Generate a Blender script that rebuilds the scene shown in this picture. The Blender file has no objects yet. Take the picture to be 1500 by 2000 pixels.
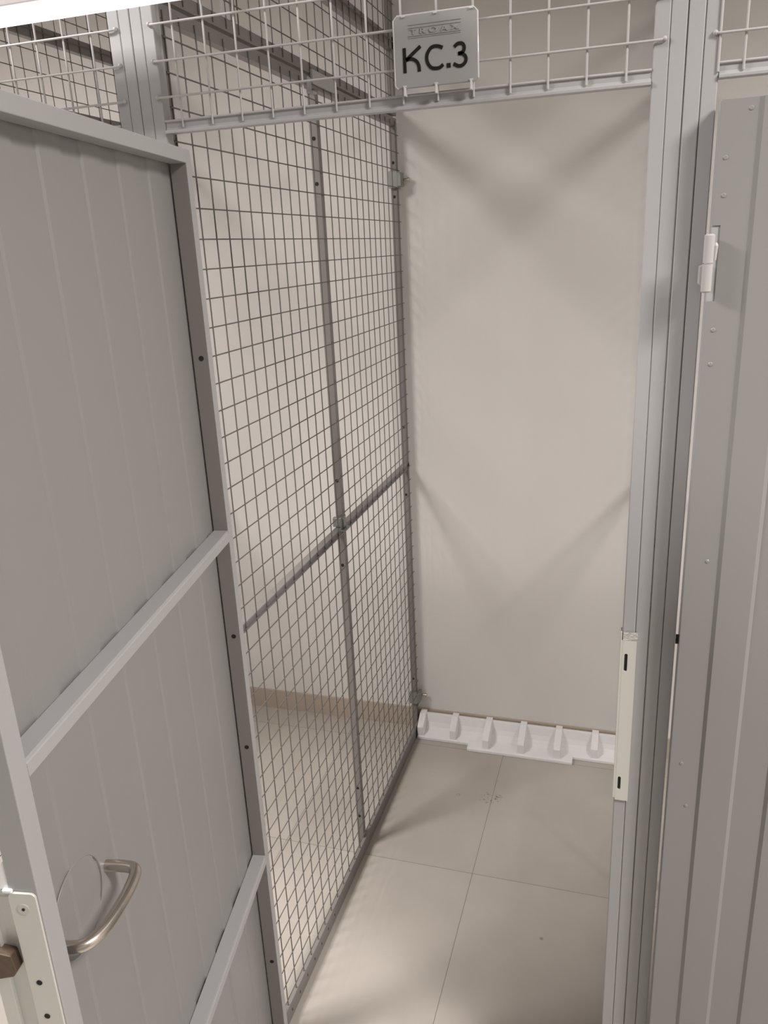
import bpy, bmesh, math, random
from mathutils import Vector, Matrix
random.seed(3)
C = bpy.context.scene.collection

# ---------------------------------------------------------------- camera
cam_data = bpy.data.cameras.new('camera')
cam = bpy.data.objects.new('camera', cam_data); C.objects.link(cam)
cam.location = (0.7196, -1.2136, 1.7738)
cam.rotation_euler = (1.2523, 0.0463, 0.2936)
cam_data.sensor_fit = 'HORIZONTAL'; cam_data.sensor_width = 36.0
cam_data.lens = 36.0 * 1552.73 / 1500.0
cam_data.clip_start = 0.02
bpy.context.scene.camera = cam

# ---------------------------------------------------------------- world and light
w = bpy.data.worlds.new('world'); bpy.context.scene.world = w; w.use_nodes = True
w.node_tree.nodes['Background'].inputs[0].default_value = (1.0, 0.95, 0.9, 1)
w.node_tree.nodes['Background'].inputs[1].default_value = 0.1
LC = (1.0, 0.945, 0.91)
def area(name, loc, sx, sy, power):
    l = bpy.data.lights.new(name, 'AREA'); l.shape = 'RECTANGLE'; l.size = sx; l.size_y = sy
    l.energy = power; l.color = LC; l.spread = math.radians(156)
    o = bpy.data.objects.new(name, l); C.objects.link(o); o.location = loc
    return o
area('ceiling_light', (-1.30, -0.85, 3.05), 0.8, 0.35, 98)
area('ceiling_light', (2.20, -0.92, 3.05), 0.8, 0.35, 80)
vs = bpy.context.scene.view_settings
vs.view_transform = 'Standard'; vs.look = 'None'; vs.exposure = 0.09; vs.gamma = 1.0; vs.use_curve_mapping = False

# ---------------------------------------------------------------- materials
def mat(name, col, rough=0.5, metal=0.0, bump=0.0, bscale=200.0, spec=0.5, var=0.0, vscale=4.0, emit=None, estr=0, coat=0):
    m = bpy.data.materials.new(name); m.use_nodes = True
    nt = m.node_tree; b = nt.nodes['Principled BSDF']
    b.inputs['Base Color'].default_value = (*col, 1)
    b.inputs['Roughness'].default_value = rough
    b.inputs['Metallic'].default_value = metal
    b.inputs['Specular IOR Level'].default_value = spec
    b.inputs['Coat Weight'].default_value = coat
    tc = nt.nodes.new('ShaderNodeTexCoord')
    if var:
        n = nt.nodes.new('ShaderNodeTexNoise'); n.inputs['Scale'].default_value = vscale; n.inputs['Detail'].default_value = 5
        r = nt.nodes.new('ShaderNodeMapRange'); r.inputs['To Min'].default_value = 1 - var; r.inputs['To Max'].default_value = 1 + var
        mx = nt.nodes.new('ShaderNodeVectorMath'); mx.operation = 'SCALE'; mx.inputs[0].default_value = col
        nt.links.new(tc.outputs['Object'], n.inputs['Vector']); nt.links.new(n.outputs['Fac'], r.inputs['Value'])
        nt.links.new(r.outputs['Result'], mx.inputs['Scale']); nt.links.new(mx.outputs[0], b.inputs['Base Color'])
    if bump:
        n = nt.nodes.new('ShaderNodeTexNoise'); n.inputs['Scale'].default_value = bscale; n.inputs['Detail'].default_value = 3
        bp = nt.nodes.new('ShaderNodeBump'); bp.inputs['Strength'].default_value = bump; bp.inputs['Distance'].default_value = 0.001
        nt.links.new(tc.outputs['Object'], n.inputs['Vector']); nt.links.new(n.outputs['Fac'], bp.inputs['Height'])
        nt.links.new(bp.outputs['Normal'], b.inputs['Normal'])
    if emit:
        b.inputs['Emission Color'].default_value = (*emit, 1); b.inputs['Emission Strength'].default_value = estr
    return m
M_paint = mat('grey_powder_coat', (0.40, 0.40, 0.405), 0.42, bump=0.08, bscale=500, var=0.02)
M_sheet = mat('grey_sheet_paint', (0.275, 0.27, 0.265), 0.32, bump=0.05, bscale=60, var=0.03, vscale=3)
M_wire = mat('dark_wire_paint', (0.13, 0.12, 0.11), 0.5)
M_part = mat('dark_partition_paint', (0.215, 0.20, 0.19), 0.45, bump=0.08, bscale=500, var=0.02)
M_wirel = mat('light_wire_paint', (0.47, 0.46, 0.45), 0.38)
M_hinge = mat('hinge_paint', (0.46, 0.45, 0.44), 0.4)
M_zinc = mat('zinc_plate', (0.62, 0.63, 0.61), 0.4, metal=0.55, bump=0.05, bscale=90, var=0.08, vscale=30)
M_light = mat('pale_strike_plate', (0.66, 0.67, 0.62), 0.4, metal=0.15, var=0.03, vscale=10)
M_chrome = mat('bright_foil_zinc', (0.85, 0.87, 0.88), 0.2, metal=1.0, bump=0.8, bscale=140)
M_steel = mat('brushed_steel', (0.60, 0.55, 0.50), 0.27, metal=1.0, bump=0.06, bscale=400)
M_dark = mat('dark_hole', (0.012, 0.011, 0.01), 0.8)
M_black = mat('dark_lettering', (0.016, 0.015, 0.014), 0.7, spec=0.2)
M_brown = mat('worn_brass_latch', (0.13, 0.09, 0.065), 0.5, metal=0.5, var=0.3, vscale=120)
M_sign = mat('grey_sign_plastic', (0.36, 0.365, 0.36), 0.3, bump=0.03)
M_clear = mat('clear_sign_rim', (0.66, 0.65, 0.64), 0.12, coat=0.5)
M_foam = mat('white_foam', (0.88, 0.87, 0.87), 0.7, bump=0.35, bscale=260)
M_wall = mat('white_wall_paint', (0.74, 0.72, 0.70), 0.6, bump=0.12, bscale=160, var=0.015, vscale=1.5)
M_corr = mat('grey_corridor_wall', (0.26, 0.255, 0.25), 0.6, var=0.03)
M_brk = mat('dull_zinc_bracket', (0.27, 0.28, 0.26), 0.42, metal=0.5, var=0.1, vscale=30)
M_base = mat('beige_skirting_tile', (0.47, 0.40, 0.33), 0.4, var=0.05, vscale=6)
M_ceil = mat('ceiling_paint', (0.7, 0.68, 0.66), 0.8)
M_lamp = mat('lamp_diffuser', (0.9, 0.9, 0.9), 0.4, emit=(1.0, 0.98, 0.95), estr=1.35)
M_lampb = mat('lamp_body', (0.42, 0.40, 0.40), 0.5)

def floor_material():
    m = bpy.data.materials.new('beige_floor_tiles'); m.use_nodes = True
    nt = m.node_tree; N = nt.nodes; L = nt.links; b = N['Principled BSDF']
    b.inputs['Roughness'].default_value = 0.33; b.inputs['Specular IOR Level'].default_value = 0.45
    g = N.new('ShaderNodeNewGeometry')
    mp = N.new('ShaderNodeMapping'); mp.inputs['Location'].default_value = (-0.34 + 6.0, -0.668 + 6.0, 0)
    L.new(g.outputs['Position'], mp.inputs['Vector'])
    br = N.new('ShaderNodeTexBrick'); br.offset = 0.0; br.squash = 1.0
    br.inputs['Scale'].default_value = 1.0; br.inputs['Brick Width'].default_value = 0.6; br.inputs['Row Height'].default_value = 0.6
    br.inputs['Mortar Size'].default_value = 0.0011; br.inputs['Mortar Smooth'].default_value = 0.3
    br.inputs['Color1'].default_value = (0.465, 0.43, 0.39, 1); br.inputs['Color2'].default_value = (0.49, 0.453, 0.412, 1)
    br.inputs['Mortar'].default_value = (0.25, 0.22, 0.185, 1)
    L.new(mp.outputs['Vector'], br.inputs['Vector'])
    n = N.new('ShaderNodeTexNoise'); n.inputs['Scale'].default_value = 2.6; n.inputs['Detail'].default_value = 6
    L.new(g.outputs['Position'], n.inputs['Vector'])
    r = N.new('ShaderNodeMapRange'); r.inputs['From Min'].default_value = 0.3; r.inputs['From Max'].default_value = 0.7
    r.inputs['To Min'].default_value = 0.87; r.inputs['To Max'].default_value = 1.09
    L.new(n.outputs['Fac'], r.inputs['Value'])
    mx = N.new('ShaderNodeVectorMath'); mx.operation = 'SCALE'
    L.new(br.outputs['Color'], mx.inputs[0]); L.new(r.outputs['Result'], mx.inputs['Scale'])
    last = mx.outputs[0]
    nn = N.new('ShaderNodeTexNoise'); nn.inputs['Scale'].default_value = 95; nn.inputs['Detail'].default_value = 3
    L.new(g.outputs['Position'], nn.inputs['Vector'])
    for (x, y, rad, th, k) in [(0.335, 1.015, 0.042, 0.55, 0.85), (0.135, 1.10, 0.04, 0.63, 0.7), (0.572, 1.152, 0.02, 0.60, 0.6), (0.563, 0.482, 0.007, 0.3, 0.7),
                               (0.226, 1.012, 0.008, 0.42, 0.7), (0.36, 1.03, 0.018, 0.5, 0.8)]:
        d = N.new('ShaderNodeVectorMath'); d.operation = 'DISTANCE'; d.inputs[1].default_value = (x, y, 0)
        L.new(g.outputs['Position'], d.inputs[0])
        f = N.new('ShaderNodeMapRange'); f.inputs['From Min'].default_value = rad; f.inputs['From Max'].default_value = rad * 0.3
        L.new(d.outputs['Value'], f.inputs['Value'])
        a = N.new('ShaderNodeMapRange'); a.inputs['From Min'].default_value = th; a.inputs['From Max'].default_value = th + 0.05
        L.new(nn.outputs['Fac'], a.inputs['Value'])
        q = N.new('ShaderNodeMath'); q.operation = 'MULTIPLY'; L.new(f.outputs[0], q.inputs[0]); L.new(a.outputs[0], q.inputs[1])
        q2 = N.new('ShaderNodeMath'); q2.operation = 'MULTIPLY'; q2.inputs[1].default_value = k; L.new(q.outputs[0], q2.inputs[0])
        mc = N.new('ShaderNodeMix'); mc.data_type = 'RGBA'
        L.new(q2.outputs[0], mc.inputs[0]); L.new(last, mc.inputs[6]); mc.inputs[7].default_value = (0.17, 0.13, 0.09, 1)
        last = mc.outputs[2]
    L.new(last, b.inputs['Base Color'])
    return m
M_floor = floor_material()

# ---------------------------------------------------------------- helpers
def box(bm, x0, x1, y0, y1, z0, z1, bev=0.0):
    t = bmesh.new(); bmesh.ops.create_cube(t, size=1.0)
    for v in t.verts:
        v.co = Vector(((x0 + x1) / 2 + v.co.x * (x1 - x0), (y0 + y1) / 2 + v.co.y * (y1 - y0), (z0 + z1) / 2 + v.co.z * (z1 - z0)))
    if bev:
        bmesh.ops.bevel(t, geom=t.edges[:], offset=bev, segments=2, affect='EDGES', profile=0.5)
    merge(bm, t)
def merge(bm, t, mtx=None):
    if mtx is not None: bmesh.ops.transform(t, matrix=mtx, verts=t.verts[:])
    me = bpy.data.meshes.new('tmp'); t.to_mesh(me); t.free(); bm.from_mesh(me); bpy.data.meshes.remove(me)
def prism(bm, pts, axis, a, b):
    """extrude closed polygon pts (2-D) along an axis from a to b"""
    def P(p, t):
        return {'x': (t, p[0], p[1]), 'y': (p[0], t, p[1]), 'z': (p[0], p[1], t)}[axis]
    t = bmesh.new()
    A = [t.verts.new(P(p, a)) for p in pts]; B = [t.verts.new(P(p, b)) for p in pts]
    n = len(pts)
    t.faces.new(A); t.faces.new(B[::-1])
    for i in range(n): t.faces.new((A[i], B[i], B[(i + 1) % n], A[(i + 1) % n]))
    bmesh.ops.recalc_face_normals(t, faces=t.faces[:])
    merge(bm, t)
def tube(bm, pts, r, seg=8, cap=True):
    pts = [Vector(p) for p in pts]; rings = []; prev = None
    for i, p in enumerate(pts):
        d = (pts[min(i + 1, len(pts) - 1)] - pts[max(i - 1, 0)]).normalized()
        if prev is None:
            up = Vector((0, 0, 1)) if abs(d.z) < 0.9 else Vector((1, 0, 0))
            s = d.cross(up).normalized()
        else:
            s = (prev - d * prev.dot(d)).normalized()
        prev = s; t = d.cross(s)
        rr = r[i] if isinstance(r, (list, tuple)) else r
        rings.append([bm.verts.new(p + (s * math.cos(2 * math.pi * k / seg) + t * math.sin(2 * math.pi * k / seg)) * rr) for k in range(seg)])
    for a, b in zip(rings, rings[1:]):
        for k in range(seg):
            f = bm.faces.new((a[k], a[(k + 1) % seg], b[(k + 1) % seg], b[k])); f.smooth = True
    if cap:
        for ring in (rings[0][::-1], rings[-1]): bm.faces.new([bm.verts.new(v.co) for v in ring])
def ball(bm, c, r):
    t = bmesh.new(); bmesh.ops.create_icosphere(t, subdivisions=2, radius=r)
    for f in t.faces: f.smooth = True
    merge(bm, t, Matrix.Translation(c))
def disc(bm, c, nrm, r, thick, seg=20):
    n = Vector(nrm).normalized(); tube(bm, [Vector(c) - n * thick / 2, Vector(c) + n * thick / 2], r, seg)
def smooth_path(pts, it=2):
    pts = [Vector(p) for p in pts]
    for _ in range(it):
        q = [pts[0]]
        for a, b in zip(pts, pts[1:]): q += [a * 0.75 + b * 0.25, a * 0.25 + b * 0.75]
        q.append(pts[-1]); pts = q
    return pts
def obj(name, bm, m, parent=None, bevel=0.0):
    bmesh.ops.recalc_face_normals(bm, faces=bm.faces[:])
    me = bpy.data.meshes.new(name); bm.to_mesh(me); bm.free(); me.materials.append(m)
    o = bpy.data.objects.new(name, me); C.objects.link(o)
    if parent: o.parent = parent
    if bevel:
        b = o.modifiers.new('bevel', 'BEVEL'); b.width = bevel; b.segments = 2; b.limit_method = 'ANGLE'; b.angle_limit = math.radians(40)
        b.harden_normals = False
    return o
def tag(o, label, cat, group=None):
    o['label'] = label; o['category'] = cat
    if group: o['group'] = group
    return o
def thing(name, label, cat, loc=(0, 0, 0), rz=0, group=None):
    o = bpy.data.objects.new(name, None); C.objects.link(o); o.location = loc; o.rotation_euler = (0, 0, rz)
    o.empty_display_size = 0.05
    return tag(o, label, cat, group)
def dup(root, loc, label):
    r = root.copy(); C.objects.link(r); r.location = loc; r['label'] = label
    for ch in list(root.children):
        c = ch.copy(); C.objects.link(c); c.parent = r
        for g in list(ch.children):
            d = g.copy(); C.objects.link(d); d.parent = c
    return r
def struct(name, x0, x1, y0, y1, z0, z1, m):
    bm = bmesh.new(); box(bm, x0, x1, y0, y1, z0, z1); o = obj(name, bm, m); o['kind'] = 'structure'; return o

# ---------------------------------------------------------------- the room
D = 1.384
struct('floor', -3.6, 3.8, -2.4, D + 0.1, -0.05, 0.0, M_floor)
struct('wall_back', -3.6, 3.8, D, D + 0.1, 0.0, 3.2, M_wall)
struct('wall_left', -3.6, -3.5, -2.4, D, 0.0, 3.2, M_wall)
struct('wall_right', 3.7, 3.8, -2.4, D, 0.0, 3.2, M_wall)
struct('wall_front', -3.5, 3.7, -2.4, -2.3, 0.0, 3.2, M_corr)
struct('ceiling', -3.6, 3.8, -2.4, D + 0.1, 3.2, 3.25, M_ceil)
struct('baseboard_back', -3.5, 3.7, D - 0.009, D, 0.0, 0.082, M_base)

# ---------------------------------------------------------------- side partitions (square wire mesh in a tube frame, plane x = 0 of the thing)
ZP, Y0, Y1 = 2.152, 0.023, 1.366
FX0, FX1 = -0.023, -0.003
def hole(bm, c, n, r=0.0045): disc(bm, c, n, r, 0.0008, 14)
def partition(label, group):
    t = thing('mesh_partition', label, 'wire partition', (0, 0, 0), 0, group)
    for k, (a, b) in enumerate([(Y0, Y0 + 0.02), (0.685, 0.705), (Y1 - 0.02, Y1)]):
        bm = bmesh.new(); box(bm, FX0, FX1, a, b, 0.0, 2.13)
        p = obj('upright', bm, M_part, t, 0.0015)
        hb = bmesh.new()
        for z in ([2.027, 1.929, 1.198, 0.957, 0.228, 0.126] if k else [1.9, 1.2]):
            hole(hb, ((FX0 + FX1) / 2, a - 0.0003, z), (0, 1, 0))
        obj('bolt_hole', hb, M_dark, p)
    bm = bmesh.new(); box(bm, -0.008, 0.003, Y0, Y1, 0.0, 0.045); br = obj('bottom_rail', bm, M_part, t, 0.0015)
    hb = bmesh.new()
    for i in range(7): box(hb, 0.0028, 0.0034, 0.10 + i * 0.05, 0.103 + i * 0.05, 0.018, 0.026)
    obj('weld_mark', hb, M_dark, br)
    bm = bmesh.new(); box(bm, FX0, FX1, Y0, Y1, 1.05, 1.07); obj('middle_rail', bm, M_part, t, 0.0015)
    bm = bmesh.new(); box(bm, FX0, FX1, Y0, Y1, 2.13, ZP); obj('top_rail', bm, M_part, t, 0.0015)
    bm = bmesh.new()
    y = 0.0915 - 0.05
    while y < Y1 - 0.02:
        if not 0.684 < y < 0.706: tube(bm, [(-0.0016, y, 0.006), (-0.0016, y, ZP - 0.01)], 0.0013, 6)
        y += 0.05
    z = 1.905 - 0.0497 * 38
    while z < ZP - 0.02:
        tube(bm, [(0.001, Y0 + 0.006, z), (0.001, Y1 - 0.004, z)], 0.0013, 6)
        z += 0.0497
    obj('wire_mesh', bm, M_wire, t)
    bm = bmesh.new()
    box(bm, FX1 - 0.002, 0.013, 0.655, 0.700, 1.066, 1.069); box(bm, -0.002, 0.0, 0.66, 0.70, 1.07, 1.10)
    box(bm, -0.028, 0.004, 0.672, 0.683, 1.072, 1.098, 0.001)
    obj('joint_clip', bm, M_brk, t, 0.0008)
    for z in (1.978, 0.152):
        bm = bmesh.new()
        box(bm, -0.026, 0.003, Y1 - 0.035, Y1 - 0.022, z - 0.024, z + 0.024, 0.001)
        box(bm, 0.001, 0.013, Y1 - 0.034, Y1 + 0.004, z - 0.02, z + 0.02, 0.001)
        c = obj('wall_bracket', bm, M_brk, t)
        bm = bmesh.new(); tube(bm, [(0.012, Y1 - 0.002, z), (0.030, Y1 - 0.002, z)], 0.004, 8); disc(bm, (0.030, Y1 - 0.002, z), (1, 0, 0), 0.0065, 0.005, 6)
        obj('bolt', bm, M_steel, c)
    return t
def upper_panel(label, group):
    t = thing('upper_mesh_panel', label, 'wire panel', (0, 0, ZP + 0.006), 0, group)
    o = -(ZP + 0.006)
    for a in (Y0, 0.285, Y1 - 0.02):
        top = 2.337 if a == 0.285 else 2.98
        bm = bmesh.new(); box(bm, FX0, FX1, a, a + 0.02, 2.18 + o, top + o); obj('upright', bm, M_part, t, 0.0015)
    bm = bmesh.new(); box(bm, FX0, FX1, Y0, Y1, 2.158 + o, 2.18 + o); obj('bottom_rail', bm, M_part, t, 0.0015)
    bm = bmesh.new(); box(bm, FX0, FX1, Y0, Y1, 2.335 + o, 2.37 + o); obj('middle_rail', bm, M_part, t, 0.0015)
    bm = bmesh.new(); box(bm, FX0, FX1, Y0, Y1, 2.96 + o, 2.98 + o); obj('top_rail', bm, M_part, t, 0.0015)
    bm = bmesh.new(); y = 0.0615
    while y < Y1 - 0.02:
        tube(bm, [(-0.0016, y, 2.162 + o), (-0.0016, y, 2.975 + o)], 0.0013, 6); y += 0.05
    z = 2.205
    while z < 2.95:
        tube(bm, [(0.001, Y0 + 0.006, z + o), (0.001, Y1 - 0.004, z + o)], 0.0013, 6); z += 0.0497
    obj('wire_mesh', bm, M_wire, t)
    bm = bmesh.new()
    box(bm, -0.002, 0.004, 0.66, 0.80, -0.021, 0.008, 0.001)
    box(bm, -0.004, 0.012, 0.635, 0.66, -0.045, -0.040, 0.001); box(bm, -0.004, 0.0, 0.635, 0.66, -0.045, -0.01, 0.001)
    obj('splice_plate', bm, M_paint, t)
    return t
G1, G2 = 'mesh partitions between the cages', 'mesh panels above the partitions'
p0 = partition('tall grey wire-mesh partition right beside the open door, in full view', G1)
p1 = dup(p0, (0.80, 0, 0), 'grey wire-mesh partition hidden behind the posts on the right')
p2 = dup(p0, (-0.80, 0, 0), 'far wire-mesh partition seen at the upper left behind the neighbouring cage front')
u0 = upper_panel('grey mesh panel with dark rails on top of the partition in full view', G2)
u1 = dup(u0, (0.80, 0, ZP + 0.006), 'grey mesh panel above the partition behind the right-hand posts')
u2 = dup(u0, (-0.80, 0, ZP + 0.006), 'mesh panel with a broad dark rail at the far upper left')

# ---------------------------------------------------------------- cage fronts: portals with jambs, header and wire infill
ZT = 2.62
def portal(x0, x1, label, wires, full=True, post_tops=(2.62, 2.62), lj=0.02, rj=0.02, clip=None):
    t = thing('cage_portal', label, 'cage front', (x0, 0, 0), 0, 'portals of the three cage fronts')
    W = x1 - x0
    bm = bmesh.new(); box(bm, 0, lj - 0.0006, 0, 0.022, 0, post_tops[0]); obj('jamb', bm, M_paint, t, 0.0014)
    bm = bmesh.new(); box(bm, W - rj + 0.0006, W, 0, 0.022, 0, post_tops[1]); obj('jamb', bm, M_paint, t, 0.0014)
    bm = bmesh.new()
    prism(bm, [(0.0, 1.963), (-0.0035, 1.9615), (-0.0035, 1.9655), (0.0, 1.967), (0.0015, 1.970), (0.0015, 1.9785), (0.022, 1.9785), (0.022, 1.963)], 'x', lj, W - rj)
    obj('header', bm, M_paint, t, 0.0006)
    bm = bmesh.new()
    for x in wires:
        if clip and x > clip: continue
        tube(bm, [(x - x0, -0.0012, 1.969), (x - x0, -0.0012, ZT - 0.01)], 0.0016, 8)
    for k in range(-1, 12):
        z = 2.012 + 0.0497 * k
        if k == -1: z = 1.9795
        a, b = (0.0, W) if k >= 0 else (lj, W - rj)
        if k >= 0:
            a, b = 0.0175, W - 0.011
            tube(bm, smooth_path([(a - 0.004, -0.002, z + 0.001), (a + 0.002, -0.0042, z), (a + 0.02, -0.0044, z), (b - 0.02, -0.0044, z), (b - 0.002, -0.0042, z), (b + 0.004, -0.002, z + 0.001)], 1), 0.0017, 8)
            ball(bm, (a - 0.005, -0.0015, z + 0.0015), 0.0034); ball(bm, (b + 0.005, -0.0015, z + 0.0015), 0.0034)
        else:
            tube(bm, [(a, 0.0006, z), (b, 0.0006, z)], 0.0018, 8)
    obj('wire_infill', bm, M_wirel, t)
    return t
mid = [0.037] + [0.0885 + 0.0505 * k for k in range(13)]
portal(-0.0145, 0.746, 'grey portal frame around the open cage doorway with wire infill above', mid)
portal(-0.815, -0.0545, 'grey portal of the cage at the left, half hidden behind the open door', [-0.106 - 0.0505 * k for k in range(14)])
portal(0.788, 1.549, 'grey portal of the cage at the right edge with a closed door', [0.8065, 0.8365] + [0.887 + 0.0505 * k for k in range(13)])
def post(a, b, y0, label):
    bm = bmesh.new(); box(bm, a + 0.0005, b - 0.0005, y0, y0 + 0.022, 0, 2.62)
    o = obj('cage_post', bm, M_paint, None, 0.0014)
    tag(o, label, 'post', 'narrow posts between the portals')
post(-0.0545, -0.0345, 0.0, 'slim grey post beside the left portal, second strip left of the doorway')
post(-0.0345, -0.0145, 0.0, 'slim grey post directly left of the open doorway portal')
post(0.746, 0.7668, 0.0, 'slim grey post directly right of the open doorway, left of the dark gap')
post(0.7672, 0.788, -0.001, 'slim grey post right of the dark gap, next to the closed door portal')

# ---------------------------------------------------------------- doors (local x along the door, y thickness, z up; the outer sheet is at y = -0.03)
def sheet_bm(x0, x1, z0, z1, yo, first, notch=None):
    """trapezoid ribbed sheet: raised and recessed strips 50 mm wide"""
    prof = [(x0, 0)]; x = first; up = False
    while x < x1 - 0.01:
        a = 0.0 if up else -0.0035; b = -0.0035 if up else 0.0
        prof += [(x - 0.0028, 0.0 if not up else -0.0035), (x + 0.0028, -0.0035 if not up else 0.0)]
        up = not up; x += 0.05
    prof.append((x1, prof[-1][1]))
    bm = bmesh.new()
    pts = [(p[0], yo + p[1]) for p in prof] + [(p[0], yo + p[1] - 0.001) for p in reversed(prof)]
    t = bmesh.new()
    n = len(prof)
    segs = [(z0, z1)]
    for i in range(n - 1):
        zs = segs
        if i == 0 and notch:
            nx, na, nb = notch
            for (xa, xb, za, zb) in [(prof[0][0], nx, z0, na), (prof[0][0], nx, nb, z1), (nx, prof[1][0], z0, z1)]:
                box(bm, xa, xb, yo - 0.001, yo, za, zb)
            continue
        a, b = prof[i], prof[i + 1]
        t2 = bmesh.new()
        vs_ = [t2.verts.new((p[0], yo + p[1] + dy, z)) for z in (z0, z1) for (p, dy) in ((a, 0), (b, 0), (b, -0.001), (a, -0.001))]
        for q in ((0, 1, 5, 4), (1, 2, 6, 5), (2, 3, 7, 6), (3, 0, 4, 7), (0, 3, 2, 1), (4, 5, 6, 7)): t2.faces.new([vs_[k] for k in q])
        merge(bm, t2)
    t.free()
    return bm
HX = math.radians(-(90 - 10.23))
door = thing('cage_door', 'grey sheet-metal cage door swung open towards the camera, inside face visible', 'door', (0.059, -0.030, 0.06), HX, 'sheet metal cage doors')
W, T = 0.70, 0.0265
zt, zo = 1.932 - 0.06, 0.06
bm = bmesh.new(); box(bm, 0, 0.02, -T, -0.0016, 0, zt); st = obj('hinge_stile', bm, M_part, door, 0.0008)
bm = bmesh.new(); box(bm, -0.0004, 0.0202, -0.0016, 0, 0, zt); obj('edge_strip', bm, M_paint, door, 0.0004)
bm = bmesh.new()
for z in (1.118, 0.882, 1.62, 0.35): hole(bm, (0.0202, -0.0125, z - zo), (1, 0, 0), 0.0042)
obj('bolt_hole', bm, M_dark, st)
bm = bmesh.new(); box(bm, W - 0.026, W, -0.030, 0, 0, zt); st2 = obj('lock_stile', bm, M_paint, door, 0.0012)
bm = bmesh.new(); box(bm, 0.02, W - 0.026, -T, 0, zt - 0.02, zt); obj('top_rail', bm, M_paint, door, 0.0012)
bm = bmesh.new(); box(bm, 0.02, W - 0.026, -T, 0, 0, 0.02); obj('bottom_rail', bm, M_paint, door, 0.0012)
for z1 in (1.323, 0.628):
    bm = bmesh.new(); za = z1 - zo
    prism(bm, [(-T, za), (-0.001, za), (-0.001, za - 0.0045), (0.0, za - 0.0055), (0.0, za - 0.0205), (-T, za - 0.0205)], 'x', 0.0202, W - 0.0262)
    obj('cross_rail', bm, M_paint, door, 0.0006)
bm = bmesh.new()
prof = [(0.0, -0.0296)]; lowf = True; x = 0.055
while x < W - 0.01:
    prof += [(x - 0.0016, -0.0296 if lowf else -0.027), (x + 0.0016, -0.027 if lowf else -0.0296)]
    lowf = not lowf; x += 0.05
prof.append((W - 0.0265, prof[-1][1]))
prism(bm, prof + [(p[0], p[1] - 0.001) for p in reversed(prof)], 'z', 0.0, zt)
sh = obj('door_sheet', bm, M_sheet, door)
bm = bmesh.new()   # pressed round seat behind the handle
N = 48
ring = []
for k in range(N + 1):
    a = 2 * math.pi * k / N; ring.append((0.60 + 0.056 * math.cos(a), -0.0272, 1.068 - zo + 0.056 * math.sin(a)))
tube(bm, ring, 0.0008, 6, False)
obj('embossed_ring', bm, M_sheet, sh)
# D handle
bm = bmesh.new()
path = smooth_path([(0.528, -0.030, 1.062 - zo), (0.527, -0.006, 1.062 - zo), (0.530, 0.012, 1.062 - zo), (0.560, 0.017, 1.062 - zo), (0.604, 0.016, 1.062 - zo),
                    (0.636, 0.010, 1.062 - zo), (0.650, -0.004, 1.062 - zo), (0.650, -0.030, 1.062 - zo)], 3)
tube(bm, path, 0.0073, 18)
obj('pull_handle', bm, M_steel, door)
# lock on the free edge
def rounded(bm, y0, y1, z0, z1, x0, x1, r):
    pts = []
    for (cy, cz, a0) in ((y1 - r, z1 - r, 0), (y0 + r, z1 - r, 90), (y0 + r, z0 + r, 180), (y1 - r, z0 + r, 270)):
        for k in range(6):
            a = math.radians(a0 + 18 * k); pts.append((cy + r * math.cos(a), cz + r * math.sin(a)))
    prism(bm, pts, 'x', x0, x1)
bm = bmesh.new(); rounded(bm, -0.0305, -0.0015, 0.93 - zo, 1.187 - zo, W + 0.0002, W + 0.003, 0.006)
fp = obj('lock_faceplate', bm, M_light, door, 0.0006)
bm = bmesh.new(); disc(bm, (W + 0.0032, -0.0165, 1.168 - zo), (1, 0, 0), 0.0062, 0.0012, 24); sc = obj('screw', bm, M_zinc, fp)
bm = bmesh.new(); disc(bm, (W + 0.0040, -0.0165, 1.168 - zo), (1, 0, 0), 0.0018, 0.0006, 6)
for z in (1.072, 1.026): disc(bm, (W + 0.0032, -0.0185, z - zo), (1, 0, 0), 0.0032, 0.0006, 16)
obj('screw_hole', bm, M_dark, fp)
bm = bmesh.new(); box(bm, W - 0.05, W - 0.003, -0.068, -0.032, 0.90 - zo, 1.178 - zo, 0.002)
box(bm, W - 0.004, W + 0.0015, -0.068, -0.052, 0.90 - zo, 1.165 - zo, 0.001)
lc = obj('lock_case', bm, M_zinc, door, 0)
bm = bmesh.new(); prism(bm, [(-0.066, 1.078 - zo), (-0.040, 1.085 - zo), (-0.036, 1.092 - zo), (-0.0385, 1.112 - zo), (-0.066, 1.118 - zo)], 'x', W - 0.01, W + 0.010)
obj('latch_bolt', bm, M_brown, lc, 0.0015)
bm = bmesh.new(); prism(bm, [(-0.056, 1.188 - zo), (-0.0305, 1.222 - zo), (-0.0305, 1.188 - zo)], 'x', W - 0.03, W - 0.001)
box(bm, W - 0.02, W + 0.003, -0.036, -0.026, 1.186 - zo, 1.190 - zo, 0.001)
obj('lock_glint', bm, mat('white_glint', (0.95, 0.96, 0.97), 0.2), lc)  # added white piece; its colour stands in for a reflection on the lock case
# hinges of the open door
def barrel(bm, x, y, zc, r=0.0066):
    for (za, zb, s_) in ((zc + 0.001, zc + 0.035, 1), (zc - 0.0005, zc - 0.035, -1)):
        tube(bm, [(x, y, za), (x, y, zb)], r, 20)
        for (p, q, ra, rb) in ((0, 0.0012, r, r * 0.86), (0.0012, 0.002, r * 0.86, r * 0.6)):
            tube(bm, [(x, y, zb + s_ * p), (x, y, zb + s_ * q)], [ra, rb], 20)
for z in (1.737, 0.36):
    bm = bmesh.new(); barrel(bm, -0.016, -0.038, z - zo); box(bm, -0.016, 0.012, -0.0345, -0.032, z - zo, z - zo + 0.032)
    obj('hinge', bm, M_hinge, door)

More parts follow.
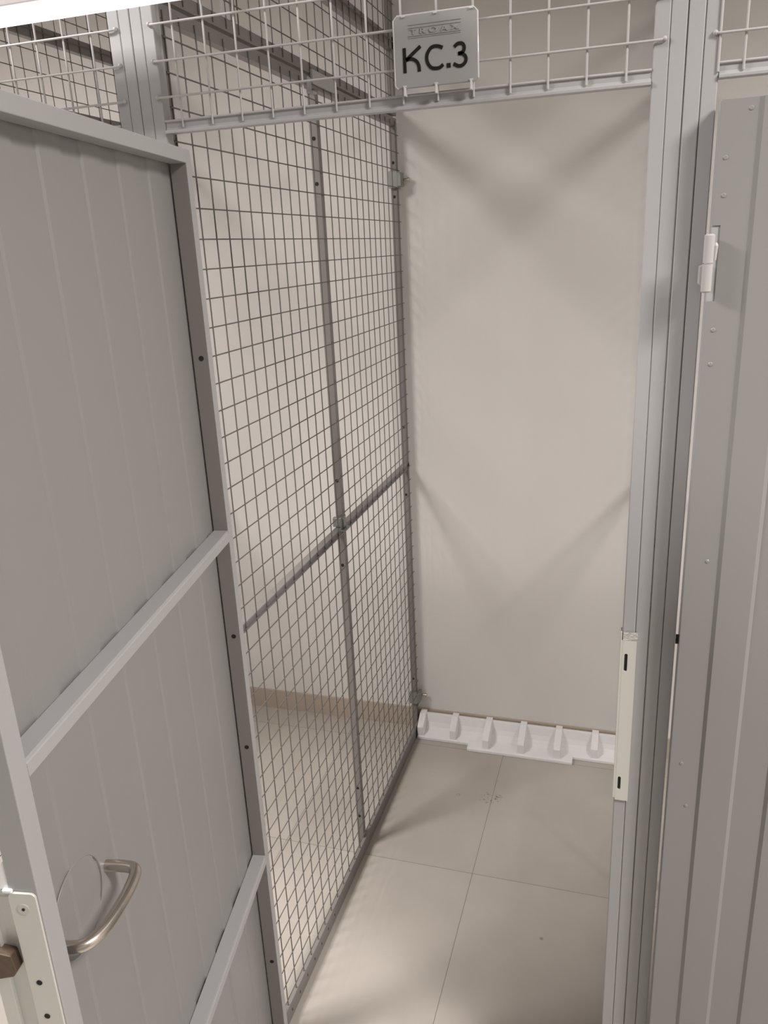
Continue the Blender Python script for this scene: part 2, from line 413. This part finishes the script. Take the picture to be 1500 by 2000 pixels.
# closed neighbouring door at the right edge
rd = thing('cage_door', 'closed grey ribbed sheet-metal door at the right edge of the photo', 'door', (0.8105, -0.005, 0.06), 0, 'sheet metal cage doors')
bm = bmesh.new(); box(bm, 0, 0.02, -T, 0, 0, zt); obj('hinge_stile', bm, M_paint, rd, 0.0012)
bm = bmesh.new(); box(bm, W - 0.02, W, -T, 0, 0, zt); obj('lock_stile', bm, M_paint, rd, 0.0012)
bm = bmesh.new(); box(bm, 0.02, W - 0.02, -T, 0, zt - 0.022, zt - 0.002); obj('top_rail', bm, M_paint, rd, 0.0012)
bm = bmesh.new(); box(bm, 0.02, W - 0.02, -T, 0, 0, 0.02); obj('bottom_rail', bm, M_paint, rd, 0.0012)
bm = sheet_bm(0.001, W, 0.0, zt, -0.027, 0.0475, (0.011, 1.688 - zo, 1.784 - zo))
rs = obj('door_sheet', bm, M_sheet, rd)
bm = bmesh.new()
for (x, z) in [(0.036, 1.92), (0.0105, 1.865), (0.012, 1.82), (0.0125, 1.65), (0.0125, 1.604), (0.0305, 1.314), (0.018, 0.96), (0.03, 0.88)]:
    tube(bm, [(x, -0.0275, z - zo), (x, -0.0288, z - zo)], [0.0036, 0.0022], 14)
obj('dimple', bm, M_sheet, rs)
hz = 1.737 - zo
bm = bmesh.new(); barrel(bm, -0.0015, -0.0385, hz)
prism(bm, [(-0.0105, hz - 0.026), (-0.0105, hz - 0.004), (-0.004, hz - 0.001), (0.0, hz - 0.001), (0.0, hz - 0.030), (-0.006, hz - 0.030)], 'y', -0.0385, -0.0045)
h = obj('hinge', bm, M_hinge, rd)
bm = bmesh.new(); tube(bm, [(0.006, -0.037, hz + 0.022), (0.006, -0.037, hz + 0.024), (0.006, -0.037, hz + 0.026)], [0.004, 0.0035, 0.002], 12)
tube(bm, [(0.006, -0.037, hz + 0.004), (0.006, -0.037, hz + 0.022)], [0.0025, 0.004], 12)
obj('hinge_bolt', bm, M_hinge, h)
bm = bmesh.new(); box(bm, -0.005, 0.001, -0.0235, -0.0215, 1.172 - zo, 1.188 - zo, 0.0005); disc(bm, (-0.003, -0.0225, 1.178 - zo), (0, 1, 0), 0.0022, 0.002, 10)
obj('edge_rivet', bm, M_dark, rd)

# ---------------------------------------------------------------- strike plate on the right jamb
t = thing('strike_plate', 'pale metal angle strike plate with two slots on the right doorway jamb', 'strike plate', (0.727, -0.0006, 0.849))
bm = bmesh.new(); hh = 0.322
xs0, xs1 = 0.0045, 0.0095
for (xa, xb, za, zb) in [(0.0008, xs0, 0, hh - 0.014), (xs1, 0.0225, 0, hh - 0.014), (xs0, xs1, 0, 0.022), (xs0, xs1, 0.048, 0.252), (xs0, xs1, 0.284, hh - 0.014)]:
    box(bm, xa, xb, -0.0025, -0.0005, za, zb)
box(bm, -0.0028, -0.0008, -0.0025, 0.016, 0.004, hh, 0.0004); box(bm, -0.0012, 0.001, -0.0025, -0.0008, 0.004, hh - 0.014)
pl = obj('plate', bm, M_light, t)
for (za, zb) in ((0.022, 0.048), (0.252, 0.284)):
    bm = bmesh.new(); box(bm, xs0 - 0.0003, xs1 + 0.0003, -0.0009, -0.0002, za - 0.001, zb + 0.001)
    obj('slot', bm, M_dark, pl)
    for (zc, sg_) in ((za, 1), (zb, -1)):
        bm = bmesh.new()
        for sx in (0, 1):   # rounded slot corners
            cx = xs0 if sx == 0 else xs1; d = 1 if sx == 0 else -1
            pts = [(cx, zc), (cx + d * 0.0025, zc)] + [(cx + d * (0.0025 - 0.0025 * math.sin(math.radians(a_))), zc + sg_ * (0.0025 - 0.0025 * math.cos(math.radians(a_)))) for a_ in (15, 35, 55, 75)] + [(cx, zc + sg_ * 0.0025)]
            prism(bm, pts, 'y', -0.0025, -0.0005)
        obj('slot_corner', bm, M_light, pl)
bm = bmesh.new()
for i in range(4):
    box(bm, 0.0008, 0.0235, -0.0028 - 0.0006 * (i % 2), -0.0004, hh - 0.014 + 0.004 * i, hh - 0.010 + 0.004 * i, 0.0003)
obj('crumpled_top', bm, M_chrome, t)

# ---------------------------------------------------------------- the sign
SX, SZ = 0.3835, 1.9865
sg = thing('number_sign', 'square grey plastic sign reading KC.3 clipped to the wires above the doorway', 'sign', (SX, -0.0125, SZ))
def rr(x0, x1, z0, z1, r, y0, y1, bm):
    pts = []
    for (cx, cz, a0) in ((x1 - r, z1 - r, 0), (x0 + r, z1 - r, 90), (x0 + r, z0 + r, 180), (x1 - r, z0 + r, 270)):
        for k in range(5):
            a = math.radians(a0 + 22.5 * k); pts.append((cx + r * math.cos(a), cz + r * math.sin(a)))
    prism(bm, pts, 'y', y0, y1)
bm = bmesh.new(); rr(0, 0.1175, 0, 0.0895, 0.006, 0.0, 0.005, bm); obj('plate', bm, M_sign, sg, 0.0012)
bm = bmesh.new()
def rim(a, b): tube(bm, [a, b], 0.0012, 8)
tube(bm, [(0.0045, 0.001, 0.0), (0.0002, 0.001, 0.0045), (0.0, 0.001, 0.084), (0.0055, 0.001, 0.0895), (0.112, 0.001, 0.0893), (0.1172, 0.001, 0.084), (0.1176, 0.001, 0.004)], 0.0013, 8)
for x in (0.012, 0.057, 0.106):
    box(bm, x, x + 0.005, -0.002, 0.002, 0.0868, 0.0888, 0.0004)
    box(bm, x - 0.0005, x + 0.0045, -0.002, 0.002, 0.0015, 0.0035, 0.0004); box(bm, x + 0.0005, x + 0.0035, -0.003, 0.007, -0.010, 0.0015, 0.0006)
obj('clear_rim', bm, M_clear, sg)
def stroke(bm, pts, wdt, y0=-0.0007, y1=0.0002):
    pts = [Vector((p[0], p[1])) for p in pts]; L_, R_ = [], []
    for i, p in enumerate(pts):
        d = (pts[min(i + 1, len(pts) - 1)] - pts[max(i - 1, 0)]).normalized(); n = Vector((-d.y, d.x)) * wdt / 2
        L_.append(p + n); R_.append(p - n)
    prism(bm, [(q.x, q.y) for q in L_ + R_[::-1]], 'y', y0, y1)
def sm(pts): return [(p.x, p.y) for p in smooth_path([(a, b, 0) for a, b in pts], 3)]
def loc(pts): return [((x - 383.5) / 1000, (z - 1986.5) / 1000) for x, z in pts]
bm = bmesh.new(); Wd = 0.0045
stroke(bm, loc([(398.4, 2036.5), (398.6, 2005.8)]), Wd)
stroke(bm, loc([(421.5, 2036.5), (400.5, 2021.5)]), Wd)
stroke(bm, sm(loc([(400.5, 2021.5), (407.5, 2023.0), (414.5, 2020.0), (418.6, 2014.5), (419.2, 2005.8)])), Wd)
stroke(bm, sm(loc([(452.5, 2031.5), (445.5, 2034.6), (437.0, 2034.2), (431.2, 2027.8), (429.6, 2021.5), (431.0, 2014.5), (436.0, 2008.4), (442.5, 2007.2), (448.5, 2007.6), (453.0, 2011.2)])), Wd)
stroke(bm, loc([(460.6, 2012.0), (460.6, 2006.5)]), 0.0055)
stroke(bm, sm(loc([(468.6, 2030.6), (473.5, 2034.6), (480.5, 2034.0), (483.0, 2028.4), (480.8, 2023.2), (474.0, 2021.8)])), Wd)
stroke(bm, sm(loc([(474.0, 2022.2), (481.0, 2021.6), (485.6, 2015.5), (482.6, 2008.6), (475.3, 2006.2), (467.5, 2010.4)])), Wd)
obj('lettering', bm, M_black, sg)
bm = bmesh.new()
for z in (0.0773, 0.0735, 0.0637, 0.0615): box(bm, 0.0215, 0.0945, -0.0008, 0.0004, z - 0.0006, z + 0.0006, 0.0002)
obj('embossed_line', bm, M_sign, sg)
fc = bpy.data.curves.new('embossed_lettering', 'FONT'); fc.body = 'TROAX'; fc.size = 0.0098; fc.extrude = 0.0009; fc.bevel_depth = 0.0002; fc.space_character = 1.55
tmp = bpy.data.objects.new('tmp_text', fc); C.objects.link(tmp)
dg = bpy.context.evaluated_depsgraph_get(); dg.update()
me = bpy.data.meshes.new_from_object(tmp.evaluated_get(dg)); bpy.data.objects.remove(tmp)
xs = [v.co.x for v in me.vertices]; sc_ = 0.068 / (max(xs) - min(xs)); x0_ = min(xs)
for v in me.vertices: v.co = Vector(((v.co.x - x0_) * sc_ + 0.024, -v.co.z, v.co.y * 0.95 + 0.0652))
me.materials.clear(); me.materials.append(M_sign)
tx = bpy.data.objects.new('embossed_lettering', me); C.objects.link(tx); tx.parent = sg

# ---------------------------------------------------------------- foam packing strip against the back wall
fx0, fx1, FY = 0.008, 0.775, 1.374
fm = bmesh.new(); yf = FY - 0.115
bm = fm
def foam_prof(yf, a, b):
    e = 0.0005
    prism(bm, [(0.0, e), (yf, e), (yf, 0.011), (yf + 0.004, 0.0135), (-0.062, 0.016), (-0.046, 0.022), (-0.034, 0.032), (-0.026, 0.048), (-0.020, 0.078), (-0.006, 0.078), (-0.006, 0.03), (0.0, 0.03)], 'x', a, b)
foam_prof(-0.079, 0, 0.199); foam_prof(-0.113, 0.198, 0.578); foam_prof(-0.079, 0.577, fx1 - fx0)
bm2 = bm
tag(obj('foam_packing', bm2, M_foam, None, 0.0015), 'white foam packing strip with ribs lying on the floor against the back wall', 'foam packing')
fo = [o for o in C.objects if o.name.startswith('foam_packing')][0]
fo.location = (fx0, FY, 0.0)
for k in range(7):
    xx = 0.0 + 0.1287 * k - (0.004 if k else 0)
    if xx + 0.024 > fx1 - fx0 + 0.02: break
    deep = 0.198 <= xx <= 0.56
    yb = -0.106 if deep else -0.074
    if xx + 0.024 > fx1 - fx0: continue
    bm = bmesh.new()
    prism(bm, [(0.0, 0.010), (0.0, 0.084), (-0.026, 0.083), (yb + 0.012, 0.060), (yb, 0.050), (yb, 0.010)], 'x', xx, xx + 0.024)
    obj('rib', bm, M_foam, fo, 0.002)

# ---------------------------------------------------------------- bright batten lamp in front of the cages
lt = thing('batten_lamp', 'bright white linear lamp running across the upper left corner', 'lamp', (-1.5, -0.135, 2.112))
bm = bmesh.new(); box(bm, 0.0, 1.8, 0.0, 0.05, 0.0, 0.0115, 0.002); obj('diffuser', bm, M_lamp, lt)
bm = bmesh.new(); box(bm, 0.0, 1.8, 0.001, 0.046, 0.0117, 0.06, 0.002); obj('lamp_housing', bm, M_lampb, lt)
for x in (0.15, 1.6):
    bm = bmesh.new(); box(bm, x, x + 0.02, 0.04, 0.134, 0.03, 0.034); obj('mounting_arm', bm, M_zinc, lt)
